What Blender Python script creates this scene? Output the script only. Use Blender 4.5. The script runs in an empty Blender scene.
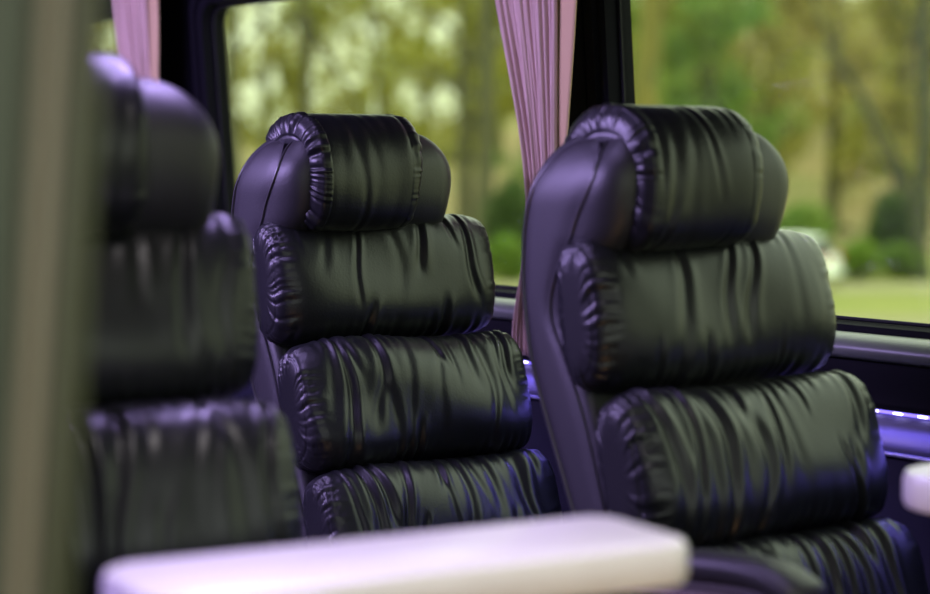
import bpy, bmesh, math, random
import numpy as np
from mathutils import Vector, Matrix

S = bpy.context.scene
COL = S.collection
PI = math.pi

# ------------------------------------------------------------------ camera
ZC = 1.10
F = 2000.0
YAW = math.atan(1465 / F)
PITCH = math.atan(147 / F)
D0 = np.array([-math.cos(YAW), math.sin(YAW), 0.0])       # horizontal view direction
R0 = np.array([math.sin(YAW), math.cos(YAW), 0.0])        # to the right of it
cam_d = bpy.data.cameras.new('camera')
cam = bpy.data.objects.new('camera', cam_d)
COL.objects.link(cam)
cam_d.sensor_width = 36
cam_d.lens = F / 930 * 36
cam.location = (0, 0, ZC)
cam.rotation_euler = (PI / 2 - PITCH, 0, PI / 2 - YAW)
cam_d.clip_start = .05
cam_d.clip_end = 600
cam_d.dof.use_dof = True
cam_d.dof.focus_distance = 3.05
cam_d.dof.aperture_fstop = 2.5
S.camera = cam
S.view_settings.view_transform = 'Standard'
S.view_settings.look = 'None'
S.view_settings.exposure = 0.0
S.view_settings.gamma = 1

# ------------------------------------------------------------------ helpers
def tag(o, label=None, cat=None, group=None, kind=None):
    if label: o['label'] = label
    if cat: o['category'] = cat
    if group: o['group'] = group
    if kind: o['kind'] = kind
    return o

def empty(name, loc=(0, 0, 0), rz=0):
    o = bpy.data.objects.new(name, None)
    o.location = loc
    o.rotation_euler = (0, 0, rz)
    o.empty_display_size = .1
    COL.objects.link(o)
    return o

def obj(name, me, mat=None, parent=None, smooth=True):
    o = bpy.data.objects.new(name, me)
    COL.objects.link(o)
    if mat is not None and not me.materials:
        me.materials.append(mat)
    if parent is not None:
        o.parent = parent
    if smooth:
        me.polygons.foreach_set('use_smooth', [True] * len(me.polygons))
    return o

def mesh(name, v, f):
    me = bpy.data.meshes.new(name)
    me.from_pydata([tuple(p) for p in v], [], [tuple(q) for q in f])
    me.update()
    return me

class MB:
    """collects shapes into one mesh"""
    def __init__(self): self.v = []; self.f = []
    def add(self, v, f):
        b = len(self.v)
        self.v += [tuple(map(float, p)) for p in v]
        self.f += [tuple(b + i for i in q) for q in f]
        return self
    def box(self, x0, x1, y0, y1, z0, z1):
        v = [(x, y, z) for x in (x0, x1) for y in (y0, y1) for z in (z0, z1)]
        return self.add(v, [(0, 1, 3, 2), (4, 6, 7, 5), (0, 4, 5, 1), (2, 3, 7, 6), (0, 2, 6, 4), (1, 5, 7, 3)])
    def tube(self, pts, rad, n=10, cap=True):
        pts = [np.array(p, float) for p in pts]
        if not hasattr(rad, '__len__'): rad = [rad] * len(pts)
        v, f = [], []
        up = None
        for i, p in enumerate(pts):
            t = pts[min(i + 1, len(pts) - 1)] - pts[max(i - 1, 0)]
            t = t / (np.linalg.norm(t) + 1e-9)
            if up is None:
                up = np.array([1., 0, 0]) if abs(t[2]) > .8 else np.array([0, 0, 1.])
            a = np.cross(t, up); a /= np.linalg.norm(a) + 1e-9
            b = np.cross(a, t); up = b
            for k in range(n):
                an = 2 * PI * k / n
                v.append(p + rad[i] * (math.cos(an) * a + math.sin(an) * b))
        for i in range(len(pts) - 1):
            for k in range(n):
                k2 = (k + 1) % n
                f.append((i * n + k, i * n + k2, (i + 1) * n + k2, (i + 1) * n + k))
        if cap:
            f.append(tuple(range(n))[::-1]); f.append(tuple((len(pts) - 1) * n + k for k in range(n)))
        return self.add(v, f)
    def loft(self, loops, cap=True, closed=True):
        n = len(loops[0]); v = [p for l in loops for p in l]; f = []
        for i in range(len(loops) - 1):
            for k in range(n if closed else n - 1):
                k2 = (k + 1) % n
                f.append((i * n + k, i * n + k2, (i + 1) * n + k2, (i + 1) * n + k))
        if cap:
            f.append(tuple(range(n))[::-1]); f.append(tuple((len(loops) - 1) * n + k for k in range(n)))
        return self.add(v, f)
    def build(self, name, mat, parent=None, bevel=0, seg=2, smooth=True):
        me = mesh(name, self.v, self.f)
        bm = bmesh.new(); bm.from_mesh(me)
        bmesh.ops.recalc_face_normals(bm, faces=bm.faces)
        if bevel:
            es = [e for e in bm.edges if len(e.link_faces) == 2 and e.calc_face_angle(0) > .6]
            bmesh.ops.bevel(bm, geom=es, offset=bevel, segments=seg, profile=.5, affect='EDGES')
        bm.to_mesh(me); bm.free()
        o = obj(name, me, mat, parent, smooth)
        if smooth:
            me.set_sharp_from_angle(angle=.7)
        return o

def catmull(P, n=8, closed=True):
    P = [np.array(p, float) for p in P]; out = []
    N = len(P)
    for i in range(N if closed else N - 1):
        if closed:
            a, b, c, d = P[i - 1], P[i], P[(i + 1) % N], P[(i + 2) % N]
        else:
            a, b, c, d = P[max(i - 1, 0)], P[i], P[i + 1], P[min(i + 2, N - 1)]
        for k in range(n):
            t = k / n
            out.append(.5 * ((2 * b) + (-a + c) * t + (2 * a - 5 * b + 4 * c - d) * t * t + (-a + 3 * b - 3 * c + d) * t ** 3))
    if not closed: out.append(P[-1])
    return np.array(out)

def smooth01(x): 
    x = np.clip(x, 0, 1); return x * x * (3 - 2 * x)

# ------------------------------------------------------------------ materials
def mat(name, col, rough=.5, spec=.5, metal=0., bump=None, var=None, emit=None, coat=0, sheen=0):
    """procedural principled; bump=(scale,strength,distance); var=(scale,col2[,detail])"""
    m = bpy.data.materials.new(name); m.use_nodes = True
    nt = m.node_tree; N = nt.nodes; L = nt.links
    b = N['Principled BSDF']
    b.inputs['Base Color'].default_value = (*col, 1)
    b.inputs['Roughness'].default_value = rough
    b.inputs['Specular IOR Level'].default_value = spec
    b.inputs['Metallic'].default_value = metal
    b.inputs['Coat Weight'].default_value = coat
    b.inputs['Sheen Weight'].default_value = sheen
    tc = N.new('ShaderNodeTexCoord')
    if var:
        nz = N.new('ShaderNodeTexNoise'); nz.inputs['Scale'].default_value = var[0]
        nz.inputs['Detail'].default_value = var[2] if len(var) > 2 else 4
        rp = N.new('ShaderNodeValToRGB')
        rp.color_ramp.elements[0].position = .35; rp.color_ramp.elements[0].color = (*col, 1)
        rp.color_ramp.elements[1].position = .65; rp.color_ramp.elements[1].color = (*var[1], 1)
        L.new(tc.outputs['Object'], nz.inputs['Vector']); L.new(nz.outputs['Fac'], rp.inputs['Fac'])
        L.new(rp.outputs['Color'], b.inputs['Base Color'])
    if bump:
        nb = N.new('ShaderNodeTexNoise'); nb.inputs['Scale'].default_value = bump[0]; nb.inputs['Detail'].default_value = 3
        bp = N.new('ShaderNodeBump'); bp.inputs['Strength'].default_value = bump[1]; bp.inputs['Distance'].default_value = bump[2]
        L.new(tc.outputs['Object'], nb.inputs['Vector']); L.new(nb.outputs['Fac'], bp.inputs['Height'])
        L.new(bp.outputs['Normal'], b.inputs['Normal'])
    if emit:
        b.inputs['Emission Color'].default_value = (*emit[0], 1); b.inputs['Emission Strength'].default_value = emit[1]
    return m

LEATHER = mat('black_leather', (.0065, .007, .0085), .35, .38, bump=(260, .22, .0012))
PANEL_LEATHER = mat('smooth_leather', (.014, .0135, .016), .46, .5, bump=(330, .30, .0012))
PIPE = mat('piping_leather', (.02, .019, .022), .4)
SEATPLASTIC = mat('seat_plastic', (.022, .019, .018), .45)
WOODTRIM = mat('brown_wood_trim', (.040, .028, .020), .42, var=(18, (.026, .018, .013)))
METAL = mat('dark_metal', (.08, .08, .085), .35, metal=.8)
BLACKTRIM = mat('black_trim', (.005, .005, .007), .75, .04)
RUBBER = mat('window_rubber', (.006, .006, .008), .65, .15)
LEDGE = mat('grey_vinyl_ledge', (.09, .10, .085), .38, bump=(200, .1, .001))
WALLPANEL = mat('dark_wall_fabric', (.010, .010, .02), .75, .12, bump=(300, .2, .001))
GLOWPANEL = mat('padded_wall_vinyl', (.09, .085, .15), .45, bump=(200, .15, .001))
CEIL = mat('ceiling_fabric', (.30, .27, .30), .8, bump=(120, .15, .001))
FLOORM = mat('dark_carpet', (.035, .033, .038), .9, bump=(400, .5, .002))
TABLE = mat('white_table_laminate', (.78, .75, .74), .28, .5, var=(6, (.72, .69, .69)))
CURT = mat('pink_curtain_cloth', (.47, .34, .27), .8, sheen=.2, bump=(900, .2, .0005))
LINING = mat('tan_curtain_lining', (.46, .33, .17), .85)
LEDM = mat('led_diffuser', (.1, .1, .2), .5, emit=((.20, .14, 1.0), 2.2))
LEDDOT = mat('led_chip', (.8, .8, 1), .5, emit=((.55, .5, 1.0), 7))
PURPLE = (.55, .41, 1.0)

def glass_mat():
    m = bpy.data.materials.new('tinted_window_glass'); m.use_nodes = True
    nt = m.node_tree; N = nt.nodes; L = nt.links
    N.remove(N['Principled BSDF'])
    tr = N.new('ShaderNodeBsdfTransparent'); tr.inputs['Color'].default_value = (.93, .965, .84, 1)
    gl = N.new('ShaderNodeBsdfGlossy'); gl.inputs['Roughness'].default_value = .03
    df = N.new('ShaderNodeBsdfDiffuse'); df.inputs['Color'].default_value = (.7, .75, .75, 1)
    lw = N.new('ShaderNodeLayerWeight'); pw = N.new('ShaderNodeMath'); pw.operation = 'POWER'; pw.inputs[1].default_value = 5
    fr = N.new('ShaderNodeMath'); fr.operation = 'MULTIPLY_ADD'; fr.inputs[1].default_value = .96; fr.inputs[2].default_value = .035
    L.new(lw.outputs['Facing'], pw.inputs[0]); L.new(pw.outputs[0], fr.inputs[0])
    mx = N.new('ShaderNodeMixShader'); mx2 = N.new('ShaderNodeMixShader')
    tc = N.new('ShaderNodeTexCoord')
    nz = N.new('ShaderNodeTexVoronoi'); nz.inputs['Scale'].default_value = 95
    big = N.new('ShaderNodeTexNoise'); big.inputs['Scale'].default_value = 3.5
    r1 = N.new('ShaderNodeValToRGB'); r1.color_ramp.elements[0].position = .0; r1.color_ramp.elements[0].color = (1, 1, 1, 1)
    r1.color_ramp.elements[1].position = .16; r1.color_ramp.elements[1].color = (0, 0, 0, 1)
    r2 = N.new('ShaderNodeValToRGB'); r2.color_ramp.elements[0].position = .52; r2.color_ramp.elements[0].color = (0, 0, 0, 1)
    r2.color_ramp.elements[1].position = .70; r2.color_ramp.elements[1].color = (.3, .3, .3, 1)
    ml = N.new('ShaderNodeMath'); ml.operation = 'MULTIPLY'
    L.new(tc.outputs['Object'], nz.inputs['Vector']); L.new(tc.outputs['Object'], big.inputs['Vector'])
    L.new(nz.outputs['Distance'], r1.inputs['Fac']); L.new(big.outputs['Fac'], r2.inputs['Fac'])
    L.new(r1.outputs['Color'], ml.inputs[0]); L.new(r2.outputs['Color'], ml.inputs[1])
    L.new(fr.outputs[0], mx.inputs['Fac']); L.new(tr.outputs[0], mx.inputs[1]); L.new(gl.outputs[0], mx.inputs[2])
    L.new(ml.outputs[0], mx2.inputs['Fac']); L.new(mx.outputs[0], mx2.inputs[1]); L.new(df.outputs[0], mx2.inputs[2])
    L.new(mx2.outputs[0], N['Material Output'].inputs['Surface'])
    return m
GLASS = glass_mat()

# ------------------------------------------------------------------ coach shell
YW = 2.20                  # window wall (glass line at the sill)
LEAN = .07
ZS, ZT = .845, 1.418       # window sill / head
X0, X1 = -6.2, .80         # rear / front of the saloon
YL = -.70                  # far side wall behind the camera
ZCEIL = 1.90
def yl(z): return YW - LEAN * max(0, z - .84)

MB().box(X0, X1, YL, 2.32, -.06, 0).build('floor', FLOORM, smooth=False)['kind'] = 'structure'
MB().box(X0, X1, YL, 2.24, ZCEIL, ZCEIL + .05).build('ceiling', CEIL, smooth=False)['kind'] = 'structure'
MB().box(X0, X1, YL - .05, YL, 0, ZCEIL).build('wall_left', CEIL, smooth=False)['kind'] = 'structure'
MB().box(X0 - .05, X0, YL - .05, 2.32, 0, ZCEIL + .05).build('wall_rear', WALLPANEL, smooth=False)['kind'] = 'structure'
# front bulkhead with the windscreen opening
m = MB(); m.box(X1, X1 + .05, YL - .05, 2.32, 0, .90); m.box(X1, X1 + .05, YL - .05, 2.32, 1.80, ZCEIL + .05)
m.box(X1, X1 + .05, YL - .05, YL + .12, .90, 1.80); m.box(X1, X1 + .05, 2.02, 2.32, .90, 1.80)
m.build('wall_front', WALLPANEL, smooth=False)['kind'] = 'structure'
# window wall, lower part
m = MB(); m.box(X0, X1, YW, YW + .10, 0, ZS - .02)
m.build('wall_right', BLACKTRIM, smooth=False)['kind'] = 'structure'
# wall above and between the windows
WINS = [(-5.55, -4.20), (-3.925, -2.68), (-2.555, -1.25), (-1.10, .25)]
def ringwall():
    m = MB()
    def slab(xa, xb, za, zb, t=.05, off=.012):
        lo = [(xa, yl(za) + off, za), (xb, yl(za) + off, za), (xb, yl(za) + off + t, za), (xa, yl(za) + off + t, za)]
        hi = [(xa, yl(zb) + off, zb), (xb, yl(zb) + off, zb), (xb, yl(zb) + off + t, zb), (xa, yl(zb) + off + t, zb)]
        m.loft([lo, hi])
    slab(X0, X1, ZT + .035, ZCEIL)
    ed = [X0] + [w for ab in WINS for w in ab] + [X1]
    for i in range(0, len(ed), 2):
        a = ed[i] + (.03 if i else 0); b = ed[i + 1] - (.03 if i + 2 < len(ed) else 0)
        slab(a, b, ZS - .03, ZT + .05)
    return m
ringwall().build('trim_1', BLACKTRIM, smooth=False)['kind'] = 'structure'

def rrect(xa, xb, za, zb, r, n=6):
    out = []
    for cx, cz, a0 in ((xb - r, zb - r, 0), (xa + r, zb - r, 90), (xa + r, za + r, 180), (xb - r, za + r, 270)):
        for k in range(n + 1):
            a = math.radians(a0 + 90 * k / n)
            out.append((cx + r * math.cos(a), cz + r * math.sin(a)))
    return out

for i, (xa, xb) in enumerate(WINS):
    w = empty('window_%d' % (i + 1), ((xa + xb) / 2, YW, ZS)); w['kind'] = 'structure'
    ox, oz = (xa + xb) / 2, ZS
    # the moulded frame: loops from the outer skirt to the glass lip
    loops = []
    for ins, dy, rr in ((-.062, .012, .085), (-.060, -.004, .085), (-.040, -.014, .07), (-.026, -.014, .06), (-.022, -.006, .055), (-.010, -.010, .05), (-.002, -.006, .045), (.0, .010, .045), (.0, .05, .045)):
        lp = rrect(xa + ins, xb - ins, ZS + ins, ZT - ins, rr)
        loops.append([(x - ox, yl(z) + dy - YW, z - oz) for x, z in lp])
    MB().loft(loops, cap=False).build('frame', BLACKTRIM, w)
    # thin pale glass edge along the rubber
    lp = rrect(xa + .004, xb - .004, ZS + .004, ZT - .004, .042)
    gp = MB()
    a = [(x - ox, yl(z) + .030 - YW, z - oz) for x, z in rrect(xa - .01, xb + .01, ZS - .01, ZT + .01, .045)]
    b_ = [(x, y + .005, z) for x, y, z in a]
    gp.loft([a, b_]).build('pane', GLASS, w, smooth=False)
    s = [(x - ox, yl(z) + .022 - YW, z - oz) for x, z in lp]
    MB().tube(s + [s[0]], .0035, 6, False).build('rubber_seal', RUBBER, w)

# sill ledge, upper dark panel, LED channel, padded strip, piping, lower panel
def strip(name, prof, mt, kind='structure', xs=(X0 + .002, X1 - .002)):
    P = catmull(prof, 5, False) if len(prof) > 4 else np.array(prof, float)
    m = MB(); m.loft([[(xs[0], y, z) for y, z in P], [(xs[1], y, z) for y, z in P]], cap=True)
    o = m.build(name, mt)
    if kind: o['kind'] = kind
    return o
strip('trim_2', [(2.205, .832), (2.17, .834), (2.150, .828), (2.140, .815), (2.146, .803), (2.165, .797), (2.205, .796)], LEDGE)
strip('trim_3', [(2.205, .799), (2.165, .799), (2.160, .742), (2.150, .737), (2.150, .731), (2.205, .731)], BLACKTRIM)
strip('trim_4', [(2.205, .731), (2.160, .731), (2.146, .719), (2.136, .704), (2.130, .688), (2.132, .678), (2.145, .672), (2.205, .672)], GLOWPANEL)
strip('trim_5', [(2.205, .676), (2.150, .674), (2.142, .66), (2.138, .5), (2.138, .3), (2.142, .08), (2.205, .06)], WALLPANEL)
m = MB(); m.tube([(X0 + .01, 2.131, .6735), (X1 - .01, 2.131, .6735)], .0035, 8)
m.build('trim_6', mat('piping_cord', (.16, .16, .26), .3))['kind'] = 'structure'
led = empty('light_strip', (-2, 2.15, .727))
tag(led, 'thin blue and violet LED light strip running along the dark wall panel below the windows', 'light strip')
m = MB(); m.box(-4.1, 2.75, -.003, .009, .0, .005)
m.build('diffuser', LEDM, led)
m = MB(); m.box(0, .016, -.0055, -.0035, .0010, .0038)
chip = m.build('led_chip', LEDDOT, led, smooth=False)
chip.location = (-2.2, 0, 0)
for k in range(1, 70):
    c = chip.copy(); COL.objects.link(c); c.parent = led; c.location = (-2.2 + k * .045, 0, 0)

# ------------------------------------------------------------------ seats
def soft_body(name, mt, parent, prof_fn, half_w, m_end, ny, nt, disp_fn, cy=0.0, m_top=None):
    """closed cushion: profile loop prof_fn(theta)->(x,z) about its centre scaled towards the ends."""
    th = np.linspace(0, 2 * PI, nt, endpoint=False)
    ph = np.linspace(-PI / 2, PI / 2, ny)
    # denser sampling at the ends
    c, s_ = np.cos(ph), np.sin(ph)
    t = np.sign(s_) * np.abs(s_) ** (2 / m_end)
    sc = np.maximum(c, 0) ** (2 / m_end)
    # re-parametrise by arc length
    arc = np.concatenate([[0], np.cumsum(np.hypot(np.diff(t) * half_w, np.diff(sc) * .08))])
    u = np.linspace(0, arc[-1], ny)
    t = np.interp(u, arc, t); sc = np.interp(u, arc, sc)
    x, z, (cx, cz) = prof_fn(th)
    scz = sc if m_top is None else np.maximum(1 - np.abs(t) ** m_top, 0) ** (1 / m_top)
    X = cx + sc[:, None] * (x - cx)[None, :]
    Z = cz + scz[:, None] * (z - cz)[None, :]
    Y = cy + half_w * t[:, None] + 0 * X
    # normals by finite differences
    P = np.stack([X, Y, Z], -1)
    du = np.gradient(P, axis=0)
    dv = (np.roll(P, -1, 1) - np.roll(P, 1, 1))
    nrm = np.cross(du, dv)
    ln = np.linalg.norm(nrm, axis=-1, keepdims=True)
    nrm = nrm / np.maximum(ln, 1e-9)
    out = P - np.array([cx, cy, cz])
    sg = np.sign(np.sum(nrm * out)); nrm *= sg
    nrm[0] = (0, -1, 0); nrm[-1] = (0, 1, 0)
    d = disp_fn(t[:, None] + 0 * X, sc[:, None] + 0 * X, th[None, :] + 0 * X, half_w)
    P = P + nrm * d[..., None]
    v = P.reshape(-1, 3)
    idx = np.arange(ny * nt).reshape(ny, nt)
    a = idx[:-1]; b = idx[1:]
    q = np.stack([a, np.roll(a, -1, 1), np.roll(b, -1, 1), b], -1).reshape(-1, 4)
    if sg < 0: q = q[:, ::-1]
    me = mesh(name, v, q)
    bm = bmesh.new(); bm.from_mesh(me)
    bmesh.ops.remove_doubles(bm, verts=bm.verts, dist=1e-5)
    bmesh.ops.recalc_face_normals(bm, faces=bm.faces)
    bm.to_mesh(me); bm.free()
    return obj(name, me, mt, parent)

def irregular(th, rng, lo, hi, n):
    s = 0
    for _ in range(n):
        k = rng.integers(lo, hi)
        s = s + np.sin(k * th + rng.uniform(0, 6.28)) / n ** .5
    return s

def leather_disp(seed, nfold, amp, capamp, ruche=0.0, ruche_n=(22, 40), lump=.004, bias=0.0, capwide=1.0):
    def fn(t, sc, th, hw):
        rng = np.random.default_rng(seed)
        y = t * hw
        q = np.sin(th)                        # +1 top seam, -1 bottom seam
        cth = np.cos(th)
        face = smooth01((cth + .25) / .6) * smooth01((sc - .55) / .4)
        d = np.zeros_like(t)
        # broad lumps
        for _ in range(7):
            ky, kq = rng.uniform(6, 22), rng.uniform(1, 3.5)
            d += lump * .33 * np.sin(ky * y + kq * q + rng.uniform(0, 6.28)) * face
        # long gathered folds that run between the seams
        ys = np.linspace(-.76, .76, nfold) * hw + rng.uniform(-.35, .35, nfold) * (1.7 * hw / nfold)
        for k in range(nfold):
            y0 = ys[k] + bias * hw * .1
            sl, cu = rng.uniform(-.012, .016), rng.uniform(-.016, .016)
            wob = rng.uniform(-.004, .004)
            yc = y0 + sl * q + cu * q * q + wob * np.sin(4 * q + k)
            w = rng.uniform(.0032, .0065)
            L = rng.choice([.7, 1.2, 1.8, 2.3, 2.4])
            top = rng.random() < .62
            along = (1 - q) if top else (1 + q)
            fade = smooth01((L - along) / .55)
            w = w * (1 + .55 * along)
            uu = (y - yc) / w
            g = -np.exp(-uu ** 2) + .75 * np.exp(-(uu - 1.7) ** 2 / 1.3) + .25 * np.exp(-(uu + 1.8) ** 2 / 1.5)
            d += amp * rng.choice([.3, .55, .9, 1.2]) * g * fade * face
        # tight little gathers right at the seams
        seam = np.exp(-((np.abs(q) - .97) / .16) ** 2) * face
        g2 = 0
        for _ in range(5):
            g2 = g2 + np.sin(y * rng.uniform(180, 420) + rng.uniform(0, 6.28)) / 2.2
        d += amp * .35 * g2 * seam
        # puckers on the end caps
        cap = smooth01((np.abs(t) - .80) / .12) * smooth01((sc - .25) / .35)
        w1 = irregular(th + .10 * np.sin(6 * sc + 2 * th), rng, 8, 24, 6)
        mod = .35 + .65 * smooth01(.5 + .6 * np.sin(4 * th + rng.uniform(0, 6.28)) + .4 * np.sin(9 * th + 5 * sc))
        d += capamp * (-.75 * np.exp(-(w1 / .28) ** 2) + .22 * w1) * cap * mod * np.where(t < 0, 1, .45)
        # sewn seam where face meets cap
        d -= .0022 * np.exp(-((sc - .60) / .012) ** 2) * (np.abs(t) > .8)
        if ruche:
            side = np.where(t < 0, 1.0, .35)
            rm = np.exp(-((sc - np.where(t < 0, .86, .93)) / np.where(t < 0, .15, .07)) ** 2) * (np.abs(t) > .75) * side
            d += ruche * irregular(th + .35 * np.sin(5 * th), rng, ruche_n[0], ruche_n[1], 4) * rm * .75
            d += ruche * .7 * np.exp(-((sc - .97) / .03) ** 2) * (np.abs(t) > .75) * side
        return d
    return fn

def pillow_profile(cx, cz, a, b, tilt, n1=2.5, n2=2.9):
    ct, st = math.cos(tilt), math.sin(tilt)
    def fn(th):
        # even spacing along the outline
        tt = np.linspace(0, 2 * PI, 2000)
        x = a * np.sign(np.cos(tt)) * np.abs(np.cos(tt)) ** (2 / n1)
        z = b * np.sign(np.sin(tt)) * np.abs(np.sin(tt)) ** (2 / n2)
        x = np.where(x < 0, x * .75, x)
        arc = np.concatenate([[0], np.cumsum(np.hypot(np.diff(x), np.diff(z)))])
        u = th / (2 * PI) * arc[-1]
        x = np.interp(u, arc, x); z = np.interp(u, arc, z)
        # lean back: top of the cushion towards -x
        return cx + x * ct - z * st, cz + x * st + z * ct, (cx, cz)
    return fn

HW = .178
SHW = .163                                     # half width of the backrest
SH_BACK = [(.045, 1.131), (.008, 1.127), (-.032, 1.106), (-.062, 1.060), (-.078, 1.005), (-.082, .945), (-.077, .890), (-.061, .821), (-.023, .736), (.020, .647), (.064, .555), (.104, .465), (.139, .40)]
SH_FRONT = [(.045, 1.131), (.080, 1.122), (.103, 1.092), (.108, 1.055), (.102, 1.015), (.084, .984), (.046, .950), (.014, .900), (.032, .850), (.072, .77), (.120, .64), (.165, .54), (.200, .45), (.190, .40)]

def resample(C, n):
    arc = np.concatenate([[0], np.cumsum(np.hypot(np.diff(C[:, 0]), np.diff(C[:, 1])))])
    u = np.linspace(0, arc[-1], n)
    return np.stack([np.interp(u, arc, C[:, 0]), np.interp(u, arc, C[:, 1])], -1)

def build_shell(parent, hw, cy):
    """padded back with head wings: back chain and front chain run from top to bottom and are bridged in rows"""
    M = 90
    bk = resample(catmull(SH_BACK, 10, False), M); ft = resample(catmull(SH_FRONT, 10, False), M)
    P = np.vstack([bk, ft[::-1]])
    n = len(P)
    tan = np.roll(P, -1, 0) - np.roll(P, 1, 0)
    nr = np.stack([tan[:, 1], -tan[:, 0]], -1); nr /= np.linalg.norm(nr, axis=1, keepdims=True) + 1e-9
    if np.sum(nr * (P - P.mean(0))) > 0: nr = -nr
    rad = .016
    fr = np.array([smooth01(-q[0]) * smooth01((p[1] - .90) / .08) for p, q in zip(P, nr)])
    kern = np.hanning(33); kern /= kern.sum()
    fr = np.convolve(np.concatenate([fr[-32:], fr, fr[:32]]), kern, 'same')[32:-32]
    RV = rad + .030 * fr
    def ysc(z):
        q = max(0.0, min(1.0, (z - 1.032) / .103))
        return hw - .072 * (1 - math.sqrt(max(0.0, 1 - q * q * .96)))
    def loop(side, ins, dep):
        return [(p[0] + q[0] * ins - (.030 + .026 * smooth01((1.075 - p[1]) / .08)) * f_ * ins / rad, side * (ysc(p[1]) - dep * r / rad), p[1] + q[1] * ins) for p, q, r, f_ in zip(P, nr, RV, fr)]
    arcs = [(rad * (1 - math.sin(a)), rad * (1 - math.cos(a))) for a in np.linspace(0, PI / 2, 7)]
    loops = [loop(-1, i_, d_) for i_, d_ in arcs]
    for f in (.6, 0, -.6):
        loops.append([(p[0], -f * (ysc(p[1]) - rad), p[1]) for p in P])
    loops += [loop(1, i_, d_) for i_, d_ in arcs[::-1]]
    m = MB(); m.loft(loops, cap=False)
    def bridged(lp, side, crown, m):
        rows = []
        for k in range(M):
            a = np.array(lp[k]); b = np.array(lp[n - 1 - k])
            row = []
            for q in np.linspace(0, 1, 9):
                pt = a + (b - a) * q
                pt[1] = side * (ysc(pt[2]) + crown * (1 - (2 * q - 1) ** 4) * min(1, k / 5))
                row.append(tuple(pt))
            rows.append(row)
        m.loft(rows, cap=False, closed=False)
    bridged(loops[0], -1, -.0005, m); bridged(loops[-1], 1, -.0005, m)
    def sh(mm):
        mm.v = [(x, y + cy, z) for x, y, z in mm.v]; return mm
    sh(m).build('backrest_shell', PANEL_LEATHER, parent)
    for sd in (-1, 1):
        lp = loop(sd, rad * 1.10, 0)
        mm = MB(); bridged(lp, sd, .0035, mm)
        sh(mm).build('side_panel', PANEL_LEATHER, parent)
        pp = [(x, sd * (abs(y) + .0008), z) for x, y, z in loop(sd, rad, 0)]
        sh(MB().tube(pp + [pp[0]], .0024, 6, False)).build('piping', PIPE, parent)

def pad_profile():
    pts = [(.132, 1.045), (.128, 1.090), (.112, 1.126), (.082, 1.149), (.040, 1.157), (-.002, 1.150), (-.035, 1.128), (-.050, 1.100),
           (-.030, 1.080), (.000, 1.055), (.025, 1.020), (.035, .994), (.055, .977), (.090, .977), (.120, 1.000)]
    C = catmull(pts, 20)
    C = np.vstack([C, C[:1]])
    arc = np.concatenate([[0], np.cumsum(np.hypot(np.diff(C[:, 0]), np.diff(C[:, 1])))])
    def fn(th):
        u = th / (2 * PI) * arc[-1]
        return np.interp(u, arc, C[:, 0]), np.interp(u, arc, C[:, 1]), (.050, 1.070)
    return fn

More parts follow.
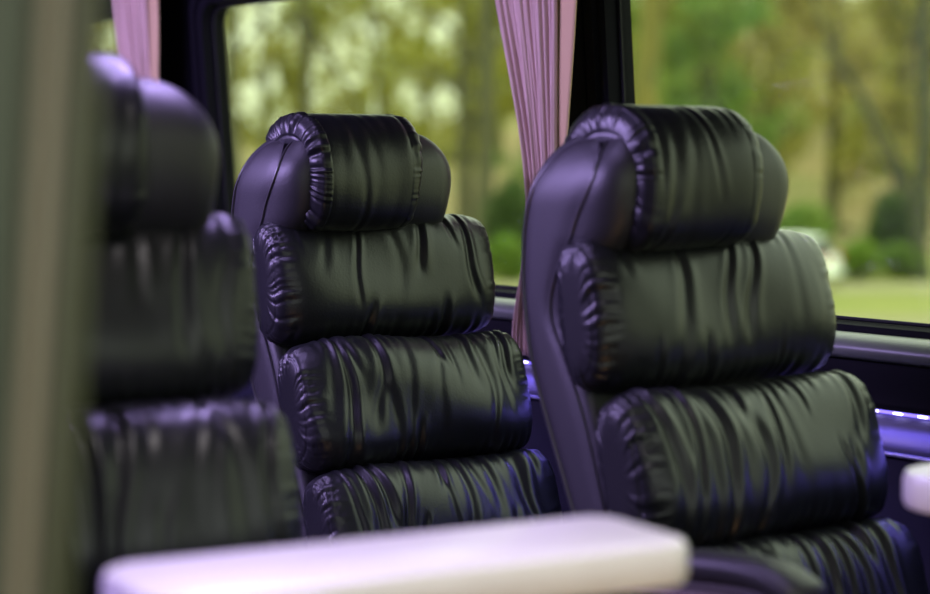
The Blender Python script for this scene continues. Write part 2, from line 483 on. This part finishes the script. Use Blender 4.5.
def make_seat(loc, rz, label, seed, arm=False, off=1.0):
    s = empty('coach_seat', loc, rz)
    tag(s, label, 'seat', 'black leather coach seats')
    dz = 0
    build_shell(s, SHW, -.015 * off)
    # headrest roll
    soft_body('headrest_pad', LEATHER, s, pad_profile(), .101, 9, 190, 190,
              leather_disp(seed + 1, 6, .0012, .0004, ruche=.0040, ruche_n=(26, 48), lump=.003), cy=-.039 if off > 0 else -.026)
    # backrest rolls
    specs = [(.050, .896, .060, .100, math.radians(12), HW + .034),
             (.138, .708, .064, .101, math.radians(20), HW + .038),
             (.216, .526, .064, .098, math.radians(21), HW + .042)]
    for k, (cx, cz, a, b, tl, hw) in enumerate(specs):
        soft_body('back_cushion', LEATHER, s, pillow_profile(cx, cz, a, b, tl), hw, 5, 260, 150,
                  leather_disp(seed + 10 + k, [9, 14, 13][k], [.0030, .0034, .0034][k], .0042, lump=.005), cy=.017 * off, m_top=9)
    # seat squab and stand
    soft_body('seat_cushion', LEATHER, s, pillow_profile(.47, .405, .26, .085, 0, 4, 2.6), HW + .05, 7, 140, 120,
              leather_disp(seed + 30, 8, .003, .0025))
    m = MB(); m.box(.18, .68, -.20, .20, .27, .335); m.build('seat_frame', SEATPLASTIC, s, bevel=.015)
    m = MB(); m.tube([(.42, 0, .05 - loc[2]), (.42, 0, .28)], [.07, .06], 20)
    m.build('pedestal', METAL, s)
    m = MB(); m.box(.17, .67, -.19, .19, 0 - loc[2], .05 - loc[2]); m.build('base_plate', METAL, s, bevel=.01)
    if arm:
        a = empty('armrest', (0, 0, 0)); a.parent = s
        # padded top rail sweeping down at the front
        path = catmull([(.06, 0, .615), (.16, 0, .632), (.30, 0, .655), (.40, 0, .668), (.47, 0, .671), (.515, 0, .661), (.54, 0, .645)], 6, False)
        loops = []
        for i, p in enumerate(path):
            t = path[min(i + 1, len(path) - 1)] - path[max(i - 1, 0)]; t /= np.linalg.norm(t)
            nn = np.array([-t[2], 0, t[0]])
            e = min(1, (len(path) - 1 - i) / 5 + .45)
            lp = []
            for k in range(20):
                an = 2 * PI * k / 20
                cy_ = .030 * np.sign(math.cos(an)) * abs(math.cos(an)) ** .7 * e
                cz_ = .017 * np.sign(math.sin(an)) * abs(math.sin(an)) ** .7 * e
                lp.append(tuple(p + np.array([0, -.268 + cy_, 0]) + nn * (cz_ - .017)))
            loops.append(lp)
        MB().loft(loops).build('arm_pad', PANEL_LEATHER, a)
        # brown side plate under it
        top = [(x, z - .030) for x, _, z in path[2:-3]]
        outl = top + [(.49, .585), (.44, .53), (.30, .50), (.10, .50)]
        A = [(x, -.290, z) for x, z in outl]; B = [(x, -.246, z) for x, z in outl]
        MB().loft([A, B]).build('arm_panel', WOODTRIM, a, bevel=.005)
        ch = [(x, -.2915, z - .046) for x, _, z in path[2:-5]]
        MB().tube(ch, .0028, 6).build('trim_line', mat('bronze_trim', (.07, .045, .03), .45, metal=.3), a)
    return s

make_seat((-1.955, 1.752, 0), 0, 'black leather coach seat nearest the right edge, with the brown armrest', 100, arm=True)
make_seat((-2.707, 1.752, 0), 0, 'black leather coach seat in the middle, its headrest clear of both curtains', 200)
make_seat((-1.90, .855, .042), math.radians(-6), 'blurred black leather coach seat at the left, half behind the partition', 300, off=-.4)

# ------------------------------------------------------------------ tables
def table(loc, sx, sy, label, r, zt, th, leg, rz=0):
    t = empty('table', loc, rz); tag(t, label, 'table', 'white coach tables')
    lp = rrect(0, sx, 0, sy, r, 8)
    L = []
    bv = .009
    def ring(ins, z):
        return [(x, y, z) for x, y in rrect(ins, sx - ins, ins, sy - ins, max(r - ins, .004), 8)]
    for ins, z in ((bv, zt - th), (bv * .3, zt - th + bv * .3), (0, zt - th + bv), (0, zt - bv), (bv * .3, zt - bv * .3), (bv, zt)):
        L.append(ring(ins, z))
    MB().loft(L).build('table_top', TABLE, t)
    if leg:
        m = MB(); m.tube([(leg[0], leg[1], .012), (leg[0], leg[1], zt - th)], [.03, .03], 18); m.build('leg', METAL, t)
        m = MB(); m.tube([(leg[0], leg[1], 0), (leg[0], leg[1], .015)], [.055, .05], 24); m.build('foot', METAL, t)
    return t
table((-1.409, .671, 0), 0.15, .474, 'long white table in the foreground, between the left seat and the camera', .035, .78, .038, (.075, .22), math.radians(-8))
tr = table((-1.40, 1.555, 0), .50, .58, 'white rounded table corner at the right edge, beside the window wall', .06, .772, .040, (.25, .27))

# ------------------------------------------------------------------ partition at the left
def part_pt(x, y, X):
    q = (math.cos(PITCH) * D0 - math.sin(PITCH) * np.array([0, 0, 1])) + (x - 465) / F * R0 - (y - 297) / F * (math.sin(PITCH) * D0 + math.cos(PITCH) * np.array([0, 0, 1]))
    return np.array([0, 0, ZC]) + q * X / q[0]
PX = -.93
pr = empty('partition', (PX, .3, 0))
tag(pr, 'tall grey-green partition panel with a beige edge strip, out of focus at the left', 'partition')
def edge(xt, xb):
    a, b = part_pt(xt, 0, PX), part_pt(xb, 594, PX)
    k = (a[1] - b[1]) / (a[2] - b[2])
    return lambda z: b[1] + k * (z - b[2])
def slat(name, e0, e1, x0, x1, mt, bev=.004):
    lo = [(x, e(0.0) - .3, .0) for x, e in ((x0, e0), (x1, e0), (x1, e1), (x0, e1))]
    hi = [(x, e(1.88) - .3, 1.88) for x, e in ((x0, e0), (x1, e0), (x1, e1), (x0, e1))]
    MB().loft([lo, hi]).build(name, mt, pr, bevel=bev)
far = lambda z: -.66
e1, e2, e3, e4, e5 = edge(36, 0), edge(58, 24), edge(63, 30), edge(88, 52), edge(107, 70)
slat('panel', far, e1, -.020, .0, mat('grey_green_laminate', (.12, .135, .095), .5))
slat('edge_strip', e1, e2, -.020, .008, mat('beige_strip', (.40, .335, .25), .4))
slat('groove', e2, e3, -.020, -.008, mat('dark_groove', (.03, .03, .025), .6), .001)
slat('post', e3, e4, -.020, .004, mat('olive_grey_post', (.14, .135, .095), .45))
slat('edge_trim', e4, e5, -.024, .002, mat('olive_edge', (.095, .105, .042), .5), .009)

# ------------------------------------------------------------------ curtains
def curtain(xl_top, xr, label, waist=.055, flip=1):
    """gathered curtain hanging on a pillar; widths along X at heights"""
    c = empty('curtain', (xr, 2.13, .74)); tag(c, label, 'curtain', 'pink pleated curtains')
    zt, zb = 1.50, .745
    W0 = xr - xl_top
    nz, nx = 60, 220
    rng = np.random.default_rng(int(abs(xr) * 100))
    v = []; 
    u = np.linspace(0, 1, nx)
    bigp = rng.uniform(0, 6.28)
    for i in range(nz):
        s = i / (nz - 1); z = zt + (zb - zt) * s
        # narrowing towards the tie-back at s~.68, then flaring
        tie = math.exp(-((s - .66) / .34) ** 2)
        w = W0 * (1.04 - .62 * smooth01(s / .66)) if s < .66 else W0 * (.42 + .36 * smooth01((s - .66) / .34))
        right = -.03 * smooth01(s / .66) * 1.0
        gath = .6 + .6 * tie
        y = 2.13 - (z - .84) * LEAN - .012 + gath * (.006 * np.sin(u * 2 * PI * 3.3 + bigp + .6 * s) + .0042 * np.sin(u * 2 * PI * 13 + 2 * np.sin(3 * s)) + .0030 * np.sin(u * 2 * PI * 29 + 1.0 * s + 1.5 * np.sin(u * 9)))
        x = right - w * (1 - u) 
        for k in range(nx):
            v.append((x[k], y[k] - 2.13, z - .74))
    f = [(i * nx + k, i * nx + k + 1, (i + 1) * nx + k + 1, (i + 1) * nx + k) for i in range(nz - 1) for k in range(nx - 1)]
    o = obj('cloth', mesh('cloth', v, f), CURT, c)
    sm = o.modifiers.new('thick', 'SOLIDIFY'); sm.thickness = .0015
    # tan lining edge beside it
    v = []; n2 = 16
    for i in range(nz):
        s = i / (nz - 1); z = zt + (zb - zt) * s
        right = .052 - .075 * smooth01(s / .75); left = -.05 * smooth01(s / .6) - .075
        for k in range(n2):
            q = k / (n2 - 1)
            v.append((left + (right - left) * q, -(z - .84) * LEAN - .004 + .003 * math.sin(q * 5 + s), z - .74))
    f = [(i * n2 + k, i * n2 + k + 1, (i + 1) * n2 + k + 1, (i + 1) * n2 + k) for i in range(nz - 1) for k in range(n2 - 1)]
    o = obj('lining', mesh('lining', v, f), LINING, c)
    sm = o.modifiers.new('thick', 'SOLIDIFY'); sm.thickness = .0015
    m = MB(); m.tube([(-W0 * .40, -.03, .255), (-W0 * .2, -.045, .25), (0.01, -.03, .255)], .007, 8); m.build('tieback', LINING, c)
    return c
curtain(-2.765, -2.580, 'pink pleated curtain between the middle seat and the right seat')
curtain(-4.21, -4.035, 'pink pleated curtain behind the blurred left seat, near the partition')

# ------------------------------------------------------------------ lights in the saloon
def area(name, loc, rot, sx, sy, col, e, portal=False, spread=PI):
    d = bpy.data.lights.new(name, 'AREA'); d.shape = 'RECTANGLE'; d.size = sx; d.size_y = sy
    d.color = col; d.energy = e; d.spread = spread
    o = bpy.data.objects.new(name, d); o.location = loc; o.rotation_euler = rot; COL.objects.link(o)
    if portal: d.cycles.is_portal = True
    return o
for j, (yy, e, xa, xb, lab) in enumerate(((-.30, 185, -5.2, -2.3, 'violet LED ceiling strip over the near side of the aisle'),
                                 (1.33, 28.0, -4.6, -1.7, 'violet LED ceiling strip over the aisle edge of the window seats'))):
    c = empty('ceiling_light', ((xa + xb) / 2, yy, ZCEIL - .02)); tag(c, lab, 'ceiling light', 'violet ceiling light strips')
    h = (xb - xa) / 2
    m = MB(); m.box(-h, h, -.03, .03, .006, .02); m.build('housing', BLACKTRIM, c, smooth=False)
    m = MB(); m.box(-h, h, -.02, .02, .0, .006); m.build('diffuser', mat('violet_diffuser', (.2, .2, .3), .5, emit=(PURPLE, 2)), c, smooth=False)
    area('violet_lamp', ((xa + xb) / 2, yy, ZCEIL - .03), (math.radians(48 if j == 0 else -24), 0, 0), 2 * h, .04, PURPLE, e, spread=PI if j == 0 else math.radians(105))
area('led_lamp', (-2.4, 2.12, .72), (math.radians(-18), 0, 0), 5.2, .012, (.18, .13, 1.0), 3.8)
dome = empty('ceiling_light', (-.95, .80, ZCEIL - .035)); tag(dome, 'added round white fill dome on the ceiling, brightening the long table', 'ceiling light')  # added fill light, out of view, to whiten and brighten the long table
m = MB(); m.tube([(0, 0, .012), (0, 0, .035)], [.12, .12], 28); m.build('housing', METAL, dome)
m = MB(); m.tube([(0, 0, -.010), (0, 0, .0), (0, 0, .014)], [.07, .10, .11], 28); m.build('lens', mat('fill_dome_lens', (.8, .8, .8), .4, emit=((1, .93, .92), 3)), dome)
area('fill_dome_lamp', (-.95, .80, ZCEIL - .055), (0, 0, 0), .2, .2, (1, .92, .93), 4.6, spread=math.radians(110))
lamp = empty('step_light', (-.75, .98, 0)); tag(lamp, 'small warm step light on the aisle floor', 'lamp')
m = MB(); m.box(-.05, .05, -.03, .03, 0, .03); m.build('housing', BLACKTRIM, lamp, bevel=.004)
m = MB(); m.box(-.04, .04, -.02, .02, .03, .034); m.build('lens', mat('warm_lens', (.8, .6, .4), .4, emit=((1, .55, .22), 4)), lamp)
area('warm_step_lamp', (-.75, .98, .04), (PI, 0, 0), .08, .04, (1, .55, .25), 3.0)
# daylight openings: portals only guide the sky light
for xa, xb in WINS:
    area('daylight_opening', ((xa + xb) / 2, YW + .06, (ZS + ZT) / 2), (-PI / 2, 0, 0), xb - xa, ZT - ZS, (1, 1, 1), 1, True)
area('windscreen_opening', (X1 + .06, .66, 1.35), (0, PI / 2, 0), .90, 2.5, (1, 1, 1), 1, True)

# ------------------------------------------------------------------ world
w = bpy.data.worlds.new('overcast_sky'); S.world = w; w.use_nodes = True
bg = w.node_tree.nodes['Background']
tc = w.node_tree.nodes.new('ShaderNodeTexCoord'); sx = w.node_tree.nodes.new('ShaderNodeSeparateXYZ')
rp = w.node_tree.nodes.new('ShaderNodeValToRGB')
rp.color_ramp.elements[0].position = .0; rp.color_ramp.elements[0].color = (.36, .39, .29, 1)
rp.color_ramp.elements[1].position = .75; rp.color_ramp.elements[1].color = (.90, 1.0, .98, 1)
w.node_tree.links.new(tc.outputs['Generated'], sx.inputs[0]); w.node_tree.links.new(sx.outputs['Z'], rp.inputs['Fac'])
w.node_tree.links.new(rp.outputs['Color'], bg.inputs['Color'])
vm = w.node_tree.nodes.new('ShaderNodeVectorMath'); vm.operation = 'DOT_PRODUCT'; vm.inputs[1].default_value = (.93, -.10, .35)
w.node_tree.links.new(tc.outputs['Generated'], vm.inputs[0])
mr = w.node_tree.nodes.new('ShaderNodeMapRange'); mr.interpolation_type = 'SMOOTHERSTEP'
mr.inputs['From Min'].default_value = .1; mr.inputs['From Max'].default_value = 1.0; mr.inputs['To Min'].default_value = 3.7; mr.inputs['To Max'].default_value = 4.6
w.node_tree.links.new(vm.outputs['Value'], mr.inputs['Value']); w.node_tree.links.new(mr.outputs[0], bg.inputs['Strength'])

# ------------------------------------------------------------------ the park outside
GZ = -2.80
def out(u, v, z=0.0):
    """u metres away along the view over the seats, v to its right"""
    p = u * D0 + v * R0
    return (float(p[0]), float(p[1]), float(z))

def ground_strip(name, u0, u1, z, mt, v0=-90, v1=90, nu=2):
    vs = []; fs = []
    k = 30
    for i in range(nu):
        for j in range(k):
            vs.append(out(u0 + (u1 - u0) * i / (nu - 1), v0 + (v1 - v0) * j / (k - 1), z))
    for i in range(nu - 1):
        for j in range(k - 1):
            fs.append((i * k + j, i * k + j + 1, (i + 1) * k + j + 1, (i + 1) * k + j))
    o = obj(name, mesh(name, vs, fs), mt)
    o['kind'] = 'structure'
    return o
LAWN = mat('lawn_grass', (.125, .14, .010), .9, var=(.35, (.155, .158, .018), 6))
GRAVEL = mat('gravel_path', (.175, .155, .065), .9, var=(.6, (.155, .14, .055)))
LANE = mat('pale_lane', (.22, .20, .10), .9, var=(.5, (.19, .175, .075)))
LITTER = mat('woodland_floor', (.16, .15, .04), .95, var=(.22, (.22, .16, .06), 7))
ground_strip('ground', 8, 260, GZ, LITTER, -160, 160)
ground_strip('lawn', 46.8, 54.3, GZ + .03, LAWN)
ground_strip('gravel_path', 20, 46.8, GZ + .03, GRAVEL)
ground_strip('lane', 54.3, 57.9, GZ + .05, LANE)
ground_strip('far_lawn', 57.9, 72, GZ + .03, LAWN)

# wooded bank behind
def hill():
    vs, fs = [], []
    nu, nv = 24, 60
    rng = np.random.default_rng(4)
    for i in range(nu):
        u = 96 + 70 * i / (nu - 1)
        for j in range(nv):
            v = -110 + 220 * j / (nv - 1)
            rise = 6.0 + 9.5 * float(smooth01(np.array((v + 2) / 14)))
            h = rise * float(smooth01(np.array(i / (nu - 1) * 1.05)))
            h += .6 * math.sin(v * .31 + u * .1) + .4 * math.sin(v * .83 + 1)
            vs.append(out(u, v, GZ + h))
    for i in range(nu - 1):
        for j in range(nv - 1):
            fs.append((i * nv + j, i * nv + j + 1, (i + 1) * nv + j + 1, (i + 1) * nv + j))
    o = obj('hillside', mesh('hillside', vs, fs), LITTER); o['kind'] = 'structure'
hill()

BARK = mat('brown_bark', (.085, .075, .035), .9, var=(2.5, (.055, .055, .025)))
BARKY = mat('mossy_yellow_bark', (.15, .125, .02), .9, var=(1.6, (.10, .095, .02)))
BARKG = mat('mossy_green_bark', (.028, .032, .012), .9, var=(2, (.045, .05, .018)))
def leafmat(name, a, b, sc=.5):
    m = mat(name, a, .7, .2, var=(sc, b, 3))
    nt = m.node_tree; bs = nt.nodes['Principled BSDF']; tl = nt.nodes.new('ShaderNodeBsdfTranslucent'); mx = nt.nodes.new('ShaderNodeMixShader')
    mx.inputs[0].default_value = .42
    src = bs.inputs['Base Color'].links[0].from_socket
    nt.links.new(src, tl.inputs['Color']); nt.links.new(bs.outputs[0], mx.inputs[1]); nt.links.new(tl.outputs[0], mx.inputs[2])
    nt.links.new(mx.outputs[0], nt.nodes['Material Output'].inputs['Surface'])
    return m
LF = {'olive': leafmat('olive_leaves', (.26, .27, .03), (.33, .30, .06)),
      'brown': leafmat('tan_twigs', (.36, .29, .09), (.31, .29, .07)),
      'green': leafmat('spring_leaves', (.15, .25, .06), (.24, .31, .07)),
      'dark': leafmat('dark_evergreen_leaves', (.06, .10, .025), (.08, .12, .035)),
      'bush': leafmat('bright_bush_leaves', (.12, .21, .025), (.17, .24, .04), 1.0)}

def leaves(rng, centres, radii, n, size):
    """n small leaf blades scattered over blobs"""
    c = np.array(centres, float); r = np.array(radii, float)
    if r.ndim == 1: r = np.stack([r, r, r], 1)
    k = rng.integers(0, len(c), n)
    d = rng.normal(size=(n, 3)); d /= np.linalg.norm(d, axis=1, keepdims=True)
    rad = rng.random(n) ** .45
    p = c[k] + d * rad[:, None] * r[k]
    a = rng.normal(size=(n, 3)); a /= np.linalg.norm(a, axis=1, keepdims=True)
    b = np.cross(a, rng.normal(size=(n, 3))); b /= np.linalg.norm(b, axis=1, keepdims=True)
    s = size * rng.uniform(.6, 1.3, n)[:, None]
    q = np.stack([p - a * s, p - b * s * .45, p + a * s, p + b * s * .45], 1).reshape(-1, 3)
    return q, np.arange(4 * n).reshape(n, 4)

def limb(p0, direction, length, r0, rng, n=7, bend=.25, lift=.1):
    p = np.array(p0, float); d = np.array(direction, float); d /= np.linalg.norm(d)
    pts = [p.copy()]
    for i in range(n):
        d = d + rng.normal(size=3) * bend / n + np.array([0, 0, lift / n]); d /= np.linalg.norm(d)
        p = p + d * length / n; pts.append(p.copy())
    return pts, list(np.linspace(r0, r0 * .25, n + 1))

def tree_proto(seed, kind, h, nl, ls, bark, spread=3.0, low=.25, nb=9):
    """trunk, limbs (with twigs) and leaf meshes of one woodland tree"""
    rng = np.random.default_rng(seed)
    tp, trr = limb((0, 0, -.2), (0, 0, 1), h, .02 * h + .06, rng, 10, .35, .3)
    T = MB(); T.tube(tp, trr, 9)
    B = MB(); cent = []; rad = []
    for k in range(nb):
        f = low + (.97 - low) * k / (nb - 1)
        i = min(int(f * 10), 9); base = tp[i] + (tp[i + 1] - tp[i]) * (f * 10 - i)
        a = rng.uniform(0, 2 * PI); L = spread * (1.15 - .6 * f) * rng.uniform(.7, 1.2)
        bp, br = limb(base, (math.cos(a), math.sin(a), rng.uniform(.2, 1.0)), L, trr[i] * .45, rng, 6, .7, .3)
        B.tube(bp, br, 6)
        for q in (2, 3, 4, 5, 6):
            tw, twr = limb(bp[q], rng.normal(size=3) + np.array([0, 0, .4]), L * .4, br[q] * .6, rng, 4, .8, .2)
            B.tube(tw, twr, 5)
            cent.append(tw[-1]); rad.append(L * rng.uniform(.16, .34)); cent.append(bp[q]); rad.append(L * .22)
    q, f = leaves(rng, cent, rad, nl, ls)
    return (mesh('trunk', T.v, T.f), mesh('limbs', B.v, B.f), mesh('leaves', q, f), bark, LF[kind])

def place_tree(proto, loc, rz, sc, name, label, cat='tree', group=None):
    e = empty(name, loc, rz); e.scale = (sc, sc, sc)
    tag(e, label, cat, group)
    for nm, me, mt in (('trunk', proto[0], proto[3]), ('limbs', proto[1], proto[3]), ('foliage', proto[2], proto[4])):
        obj(nm, me, mt, e)
    return e
rr = random.Random(7)
P = {'olive': [tree_proto(11 + i, 'olive', 13, 3600, .15, BARK, 3.2) for i in range(3)],
     'brown': [tree_proto(31 + i, 'brown', 12, 4200, .14, BARK, 3.2, .15, 11) for i in range(2)],
     'green': [tree_proto(51 + i, 'green', 14, 3600, .20, BARKG, 3.4, .12, 12) for i in range(2)],
     'dark': [tree_proto(71, 'dark', 9, 5000, .18, BARK, 2.6, .04, 14)]}
# woodland rows on the bank, thinner on the left where the sky shows through
for row, (u, n, va, vb) in enumerate(((78, 11, -20, 22), (90, 13, -24, 26), (104, 15, -28, 30), (120, 17, -32, 36))):
    for k in range(n):
        v = va + (vb - va) * (k + rr.uniform(.15, .85)) / n
        uu = u + rr.uniform(-4, 4)
        if v < -4 * u / 80: kind = rr.choice(['olive', 'olive', 'brown'])
        elif v < 5 * u / 80: kind = rr.choice(['olive', 'green', 'olive'])
        else: kind = rr.choice(['brown', 'brown', 'olive', 'green'])
        if v < -2 and rr.random() < .30: continue
        if kind == 'green' and row == 0: kind = 'olive'
        hb = 0 if u < 97 else 3.0 * (u - 96) / 25 * (1.9 if v > 3 else 1)
        nm = {'olive': 'olive_tree', 'brown': 'bare_tree', 'green': 'leafy_tree'}[kind]
        lb = {'olive': 'olive-green woodland tree standing among others beyond the lane',
              'brown': 'tan almost bare woodland tree standing among others beyond the lane',
              'green': 'leafy green woodland tree standing among others beyond the lane'}[kind]
        place_tree(rr.choice(P[kind]), out(uu, v, GZ + hb), rr.uniform(0, 6.28), rr.uniform(.85, 1.3), nm.replace('olive_tree', 'woodland_tree'), lb, 'tree', nm.replace('_', ' ') + 's in the wood')

# trees that can be told apart
def big_tree(name, label, base, h, r0, bark, lean, limbs, leafkind=None, nl=0, seed=0, lsize=.14):
    rng = np.random.default_rng(seed)
    e = empty(name, base); tag(e, label, 'tree')
    pts = [np.array([lean[0] * (i / 10) * h + .08 * math.sin(i * 1.1 + seed), lean[1] * (i / 10) * h + .06 * math.cos(i * 1.7), -.1 + h * i / 10]) for i in range(11)]
    rad = [r0 * (1.25 if i == 0 else 1 - .045 * i) for i in range(11)]
    MB().tube(pts, rad, 14).build('trunk', bark, e)
    cen = []; rd = []
    for L in limbs:
        P_ = catmull([np.array(p, float) for p in L[0]], 6, False)
        rr_ = list(np.linspace(L[1], L[1] * .35, len(P_)))
        MB().tube(P_, rr_, 8).build('branch', bark, e)
        for p in P_[len(P_) // 2::2]: cen.append(p); rd.append(.75)
    if leafkind and nl:
        q, f = leaves(rng, cen, rd, nl, lsize)
        obj('foliage', mesh('foliage', q, f), LF[leafkind], e)
    return e
R_ = lambda a, z, dd=0.0: tuple(a * R0 + dd * D0 + np.array([0, 0, z]))      # a point a metres to the right of a tree, z above its foot
def px(x, y, u):    # lateral metres and height above the park ground for a direction
    return ((x - 465) / F * u, ZC - (y - 150) / F * u - GZ)
def at(x, u): return out(u, (x - 465) / F * u, GZ)
def rel(x0, u, pts): 
    res = []
    for x, y in pts:
        a, h = px(x, y, u); a0 = (x0 - 465) / F * u
        res.append(R_(a - a0, h))
    return res
U = 57.0
big_tree('parkland_tree', 'tall green-barked tree at the far right with two long arching branches', at(921, 59.5), 11, .26, BARKG, (.002, .002),
         [(rel(921, 59.5, [(921, 210), (905, 180), (880, 130), (855, 88), (835, 55), (815, 10), (800, -30)]), .10),
          (rel(921, 59.5, [(921, 240), (906, 200), (893, 175), (876, 140), (860, 100), (840, 72), (825, 55), (800, 45)]), .09),
          (rel(921, 59.5, [(921, 60), (910, 30), (895, 5), (880, -20)]), .07)], None, 0, 3)
big_tree('mossy_tree', 'thick yellow mossy trunk just right of the dark window pillar', at(648, 40), 9, .34, BARKY, (.0, .0),
         [(rel(648, 40, [(650, 20), (690, -20), (740, -60)]), .12)], None, 0, 5)
big_tree('slim_tree', 'brown straight trunk at the left end of the left window', at(236, 62), 11, .28, BARK, (-.012, -.012),
         [(rel(236, 62, [(236, 60), (262, 20), (290, -30)]), .08)], None, 0, 6)
big_tree('forked_tree', 'thin dark trunk with a slanting bough above the middle headrest', at(307, 70), 10, .14, BARK, (0, 0),
         [(rel(307, 70, [(300, 5), (325, 50), (348, 88), (372, 125)]), .13), (rel(307, 70, [(307, 30), (280, 10), (250, -10)]), .07)], None, 0, 7)
big_tree('grey_tree', 'grey-brown trunk left of the right-hand curtain', at(486, 66), 11, .36, BARK, (-.0, .0),
         [(rel(486, 66, [(486, 70), (450, 30), (410, 0), (370, -30)]), .12), (rel(486, 66, [(486, 100), (430, 70), (395, 60), (350, 50)]), .09),
          (rel(486, 66, [(486, 60), (520, 20), (545, -15)]), .11)], 'olive', 500, 8)
# leafy tree whose foliage hangs behind the top left of the right-hand window
gt = place_tree(tree_proto(91, 'green', 12, 5200, .20, BARKG, 3.6, .22, 13), at(712, 72), .7, 1.0, 'leafy_tree', 'leafy green tree to the right of the yellow mossy trunk')
gt2 = place_tree(tree_proto(92, 'dark', 11, 5200, .2, BARK, 2.2, .3, 11), at(690, 80), 1.7, 1.05, 'evergreen_tree', 'dark evergreen tree behind the yellow mossy trunk')

# bushes
def bush(name, label, x, u, w, h, kind, n, seed, size=.10, group=None):
    rng = np.random.default_rng(seed)
    e = empty(name, at(x, u)); tag(e, label, 'bush', group)
    cen = []; rd = []
    for k in range(9):
        a = rng.uniform(0, 6.28); q = rng.random() ** .5 * .55
        cen.append((q * w * .5 * math.cos(a), q * w * .5 * math.sin(a), h * rng.uniform(.35, .62))); rd.append((w * .30, w * .30, h * .36))
    q, f = leaves(rng, cen, rd, n, size)
    obj('foliage', mesh('foliage', q, f), LF[kind], e)
    m = MB()
    for k in range(5):
        pts, ra = limb((0, 0, -.05), (rng.normal() * .6, rng.normal() * .6, 1), h * .75, .03, rng, 5); m.tube(pts, ra, 5)
    m.build('stem', BARK, e)
bush('round_bush', 'low round bright green bush right beside the white car', 857, 59.2, 1.7, 1.35, 'bush', 3800, 1)
bush('round_bush', 'bright green bush at the foot of the green-barked tree', 906, 59.6, 1.3, 1.25, 'bush', 3000, 2)
bush('tall_bush', 'tall dark evergreen bush behind the two bright round bushes', 892, 61.5, 2.0, 3.0, 'dark', 5500, 3)
bush('tall_bush', 'dark evergreen bush between the middle seat and the right seat', 512, 61.5, 2.0, 3.2, 'dark', 5500, 4)
bush('round_bush', 'green bush in front of the dark one between the two right-hand seats', 509, 59.2, 1.6, 1.55, 'bush', 3600, 5)
bush('round_bush', 'green bush hidden partly by the top of the right seat', 800, 68, 2.4, 2.4, 'green', 4500, 6)

# white car on the lane
def car():
    c = empty('car', out(57.0, (766 - 465) / F * 57.0, GZ + .05))
    c.rotation_euler = (0, 0, math.atan2(R0[1], R0[0]) + PI - math.radians(28))
    tag(c, 'white hatchback car parked on the lane beyond the lawn', 'car')
    WH = mat('white_car_paint', (.72, .74, .70), .25, coat=.5)
    GL = mat('dark_car_glass', (.02, .025, .025), .08)
    BK = mat('tyre_rubber', (.015, .015, .015), .8)
    st = [(-2.02, .42, .66, .60), (-1.95, .30, .92, .76), (-1.6, .22, 1.00, .85), (-.9, .2, 1.02, .88), (.9, .2, .98, .88), (1.5, .2, .90, .86), (1.9, .25, .80, .78), (2.06, .36, .66, .62)]
    loops = []
    for x, z0, z1, hw in st:
        loops.append([(x, y, z) for y, z in ((-hw * .9, z0), (-hw, z0 + .12), (-hw * 1.0, (z0 + z1) / 2 + .05), (-hw * .95, z1 - .08), (-hw * .85, z1), (hw * .85, z1), (hw * .95, z1 - .08), (hw, (z0 + z1) / 2 + .05), (hw, z0 + .12), (hw * .9, z0))])
    MB().loft(loops).build('body', WH, c, bevel=.02)
    # cabin: glasshouse and roof
    base = [(-1.93, -.76, .90), (1.0, -.80, .95), (1.0, .80, .95), (-1.93, .76, .90)]
    top = [(-1.52, -.60, 1.40), (.25, -.62, 1.42), (.25, .62, 1.42), (-1.52, .60, 1.40)]
    MB().loft([base, top]).build('window_band', GL, c, bevel=.02)
    roof = [[(-1.66, -.60, 1.38), (-1.0, -.64, 1.43), (.30, -.62, 1.40)], [(-1.70, -.0, 1.42), (-1.0, 0, 1.49), (.32, 0, 1.45)], [(-1.66, .60, 1.38), (-1.0, .64, 1.43), (.30, .62, 1.40)]]
    m = MB()
    lo = [[(x, y, z - .03) for x, y, z in r] for r in roof]
    vs = [p for r in roof for p in r] + [p for r in lo for p in r]
    fs = [(0, 1, 4, 3), (1, 2, 5, 4), (3, 4, 7, 6), (4, 5, 8, 7), (9, 12, 13, 10), (10, 13, 14, 11), (12, 15, 16, 13), (13, 16, 17, 14),
          (0, 9, 10, 1), (1, 10, 11, 2), (6, 7, 16, 15), (7, 8, 17, 16), (0, 3, 12, 9), (3, 6, 15, 12), (2, 11, 14, 5), (5, 14, 17, 8)]
    m.add(vs, fs); m.build('roof', WH, c, bevel=.012)
    for sy in (-1, 1):
        for (xa, za, xb, zb) in ((-1.62, .92, -1.42, 1.40), (-.55, .94, -.5, 1.42), (1.0, .94, .26, 1.42)):
            MB().tube([(xa, sy * .79, za), (xb, sy * .625, zb)], .05, 8).build('roof_post', WH, c)
        for x in (-1.25, 1.28):
            wm = MB(); wm.tube([(x, sy * .70, .31), (x, sy * .90, .31)], .31, 24)
            wh = wm.build('wheel', BK, c)
            hm = MB(); hm.tube([(x, sy * .89, .31), (x, sy * .912, .31)], .19, 16); hm.build('hubcap', METAL, wh)
        m = MB(); m.box(-2.03, -1.86, sy * .56, sy * .80, .72, .95); m.build('tail_light', mat('red_lens', (.35, .06, .04), .2), c, bevel=.02)
        m = MB(); m.box(1.90, 2.05, sy * .45, sy * .76, .60, .74); m.build('headlight', mat('clear_lens', (.7, .7, .7), .1), c, bevel=.02)
    m = MB(); m.box(-2.10, -1.96, -.74, .74, .32, .52); m.build('bumper', WH, c, bevel=.04)
car()
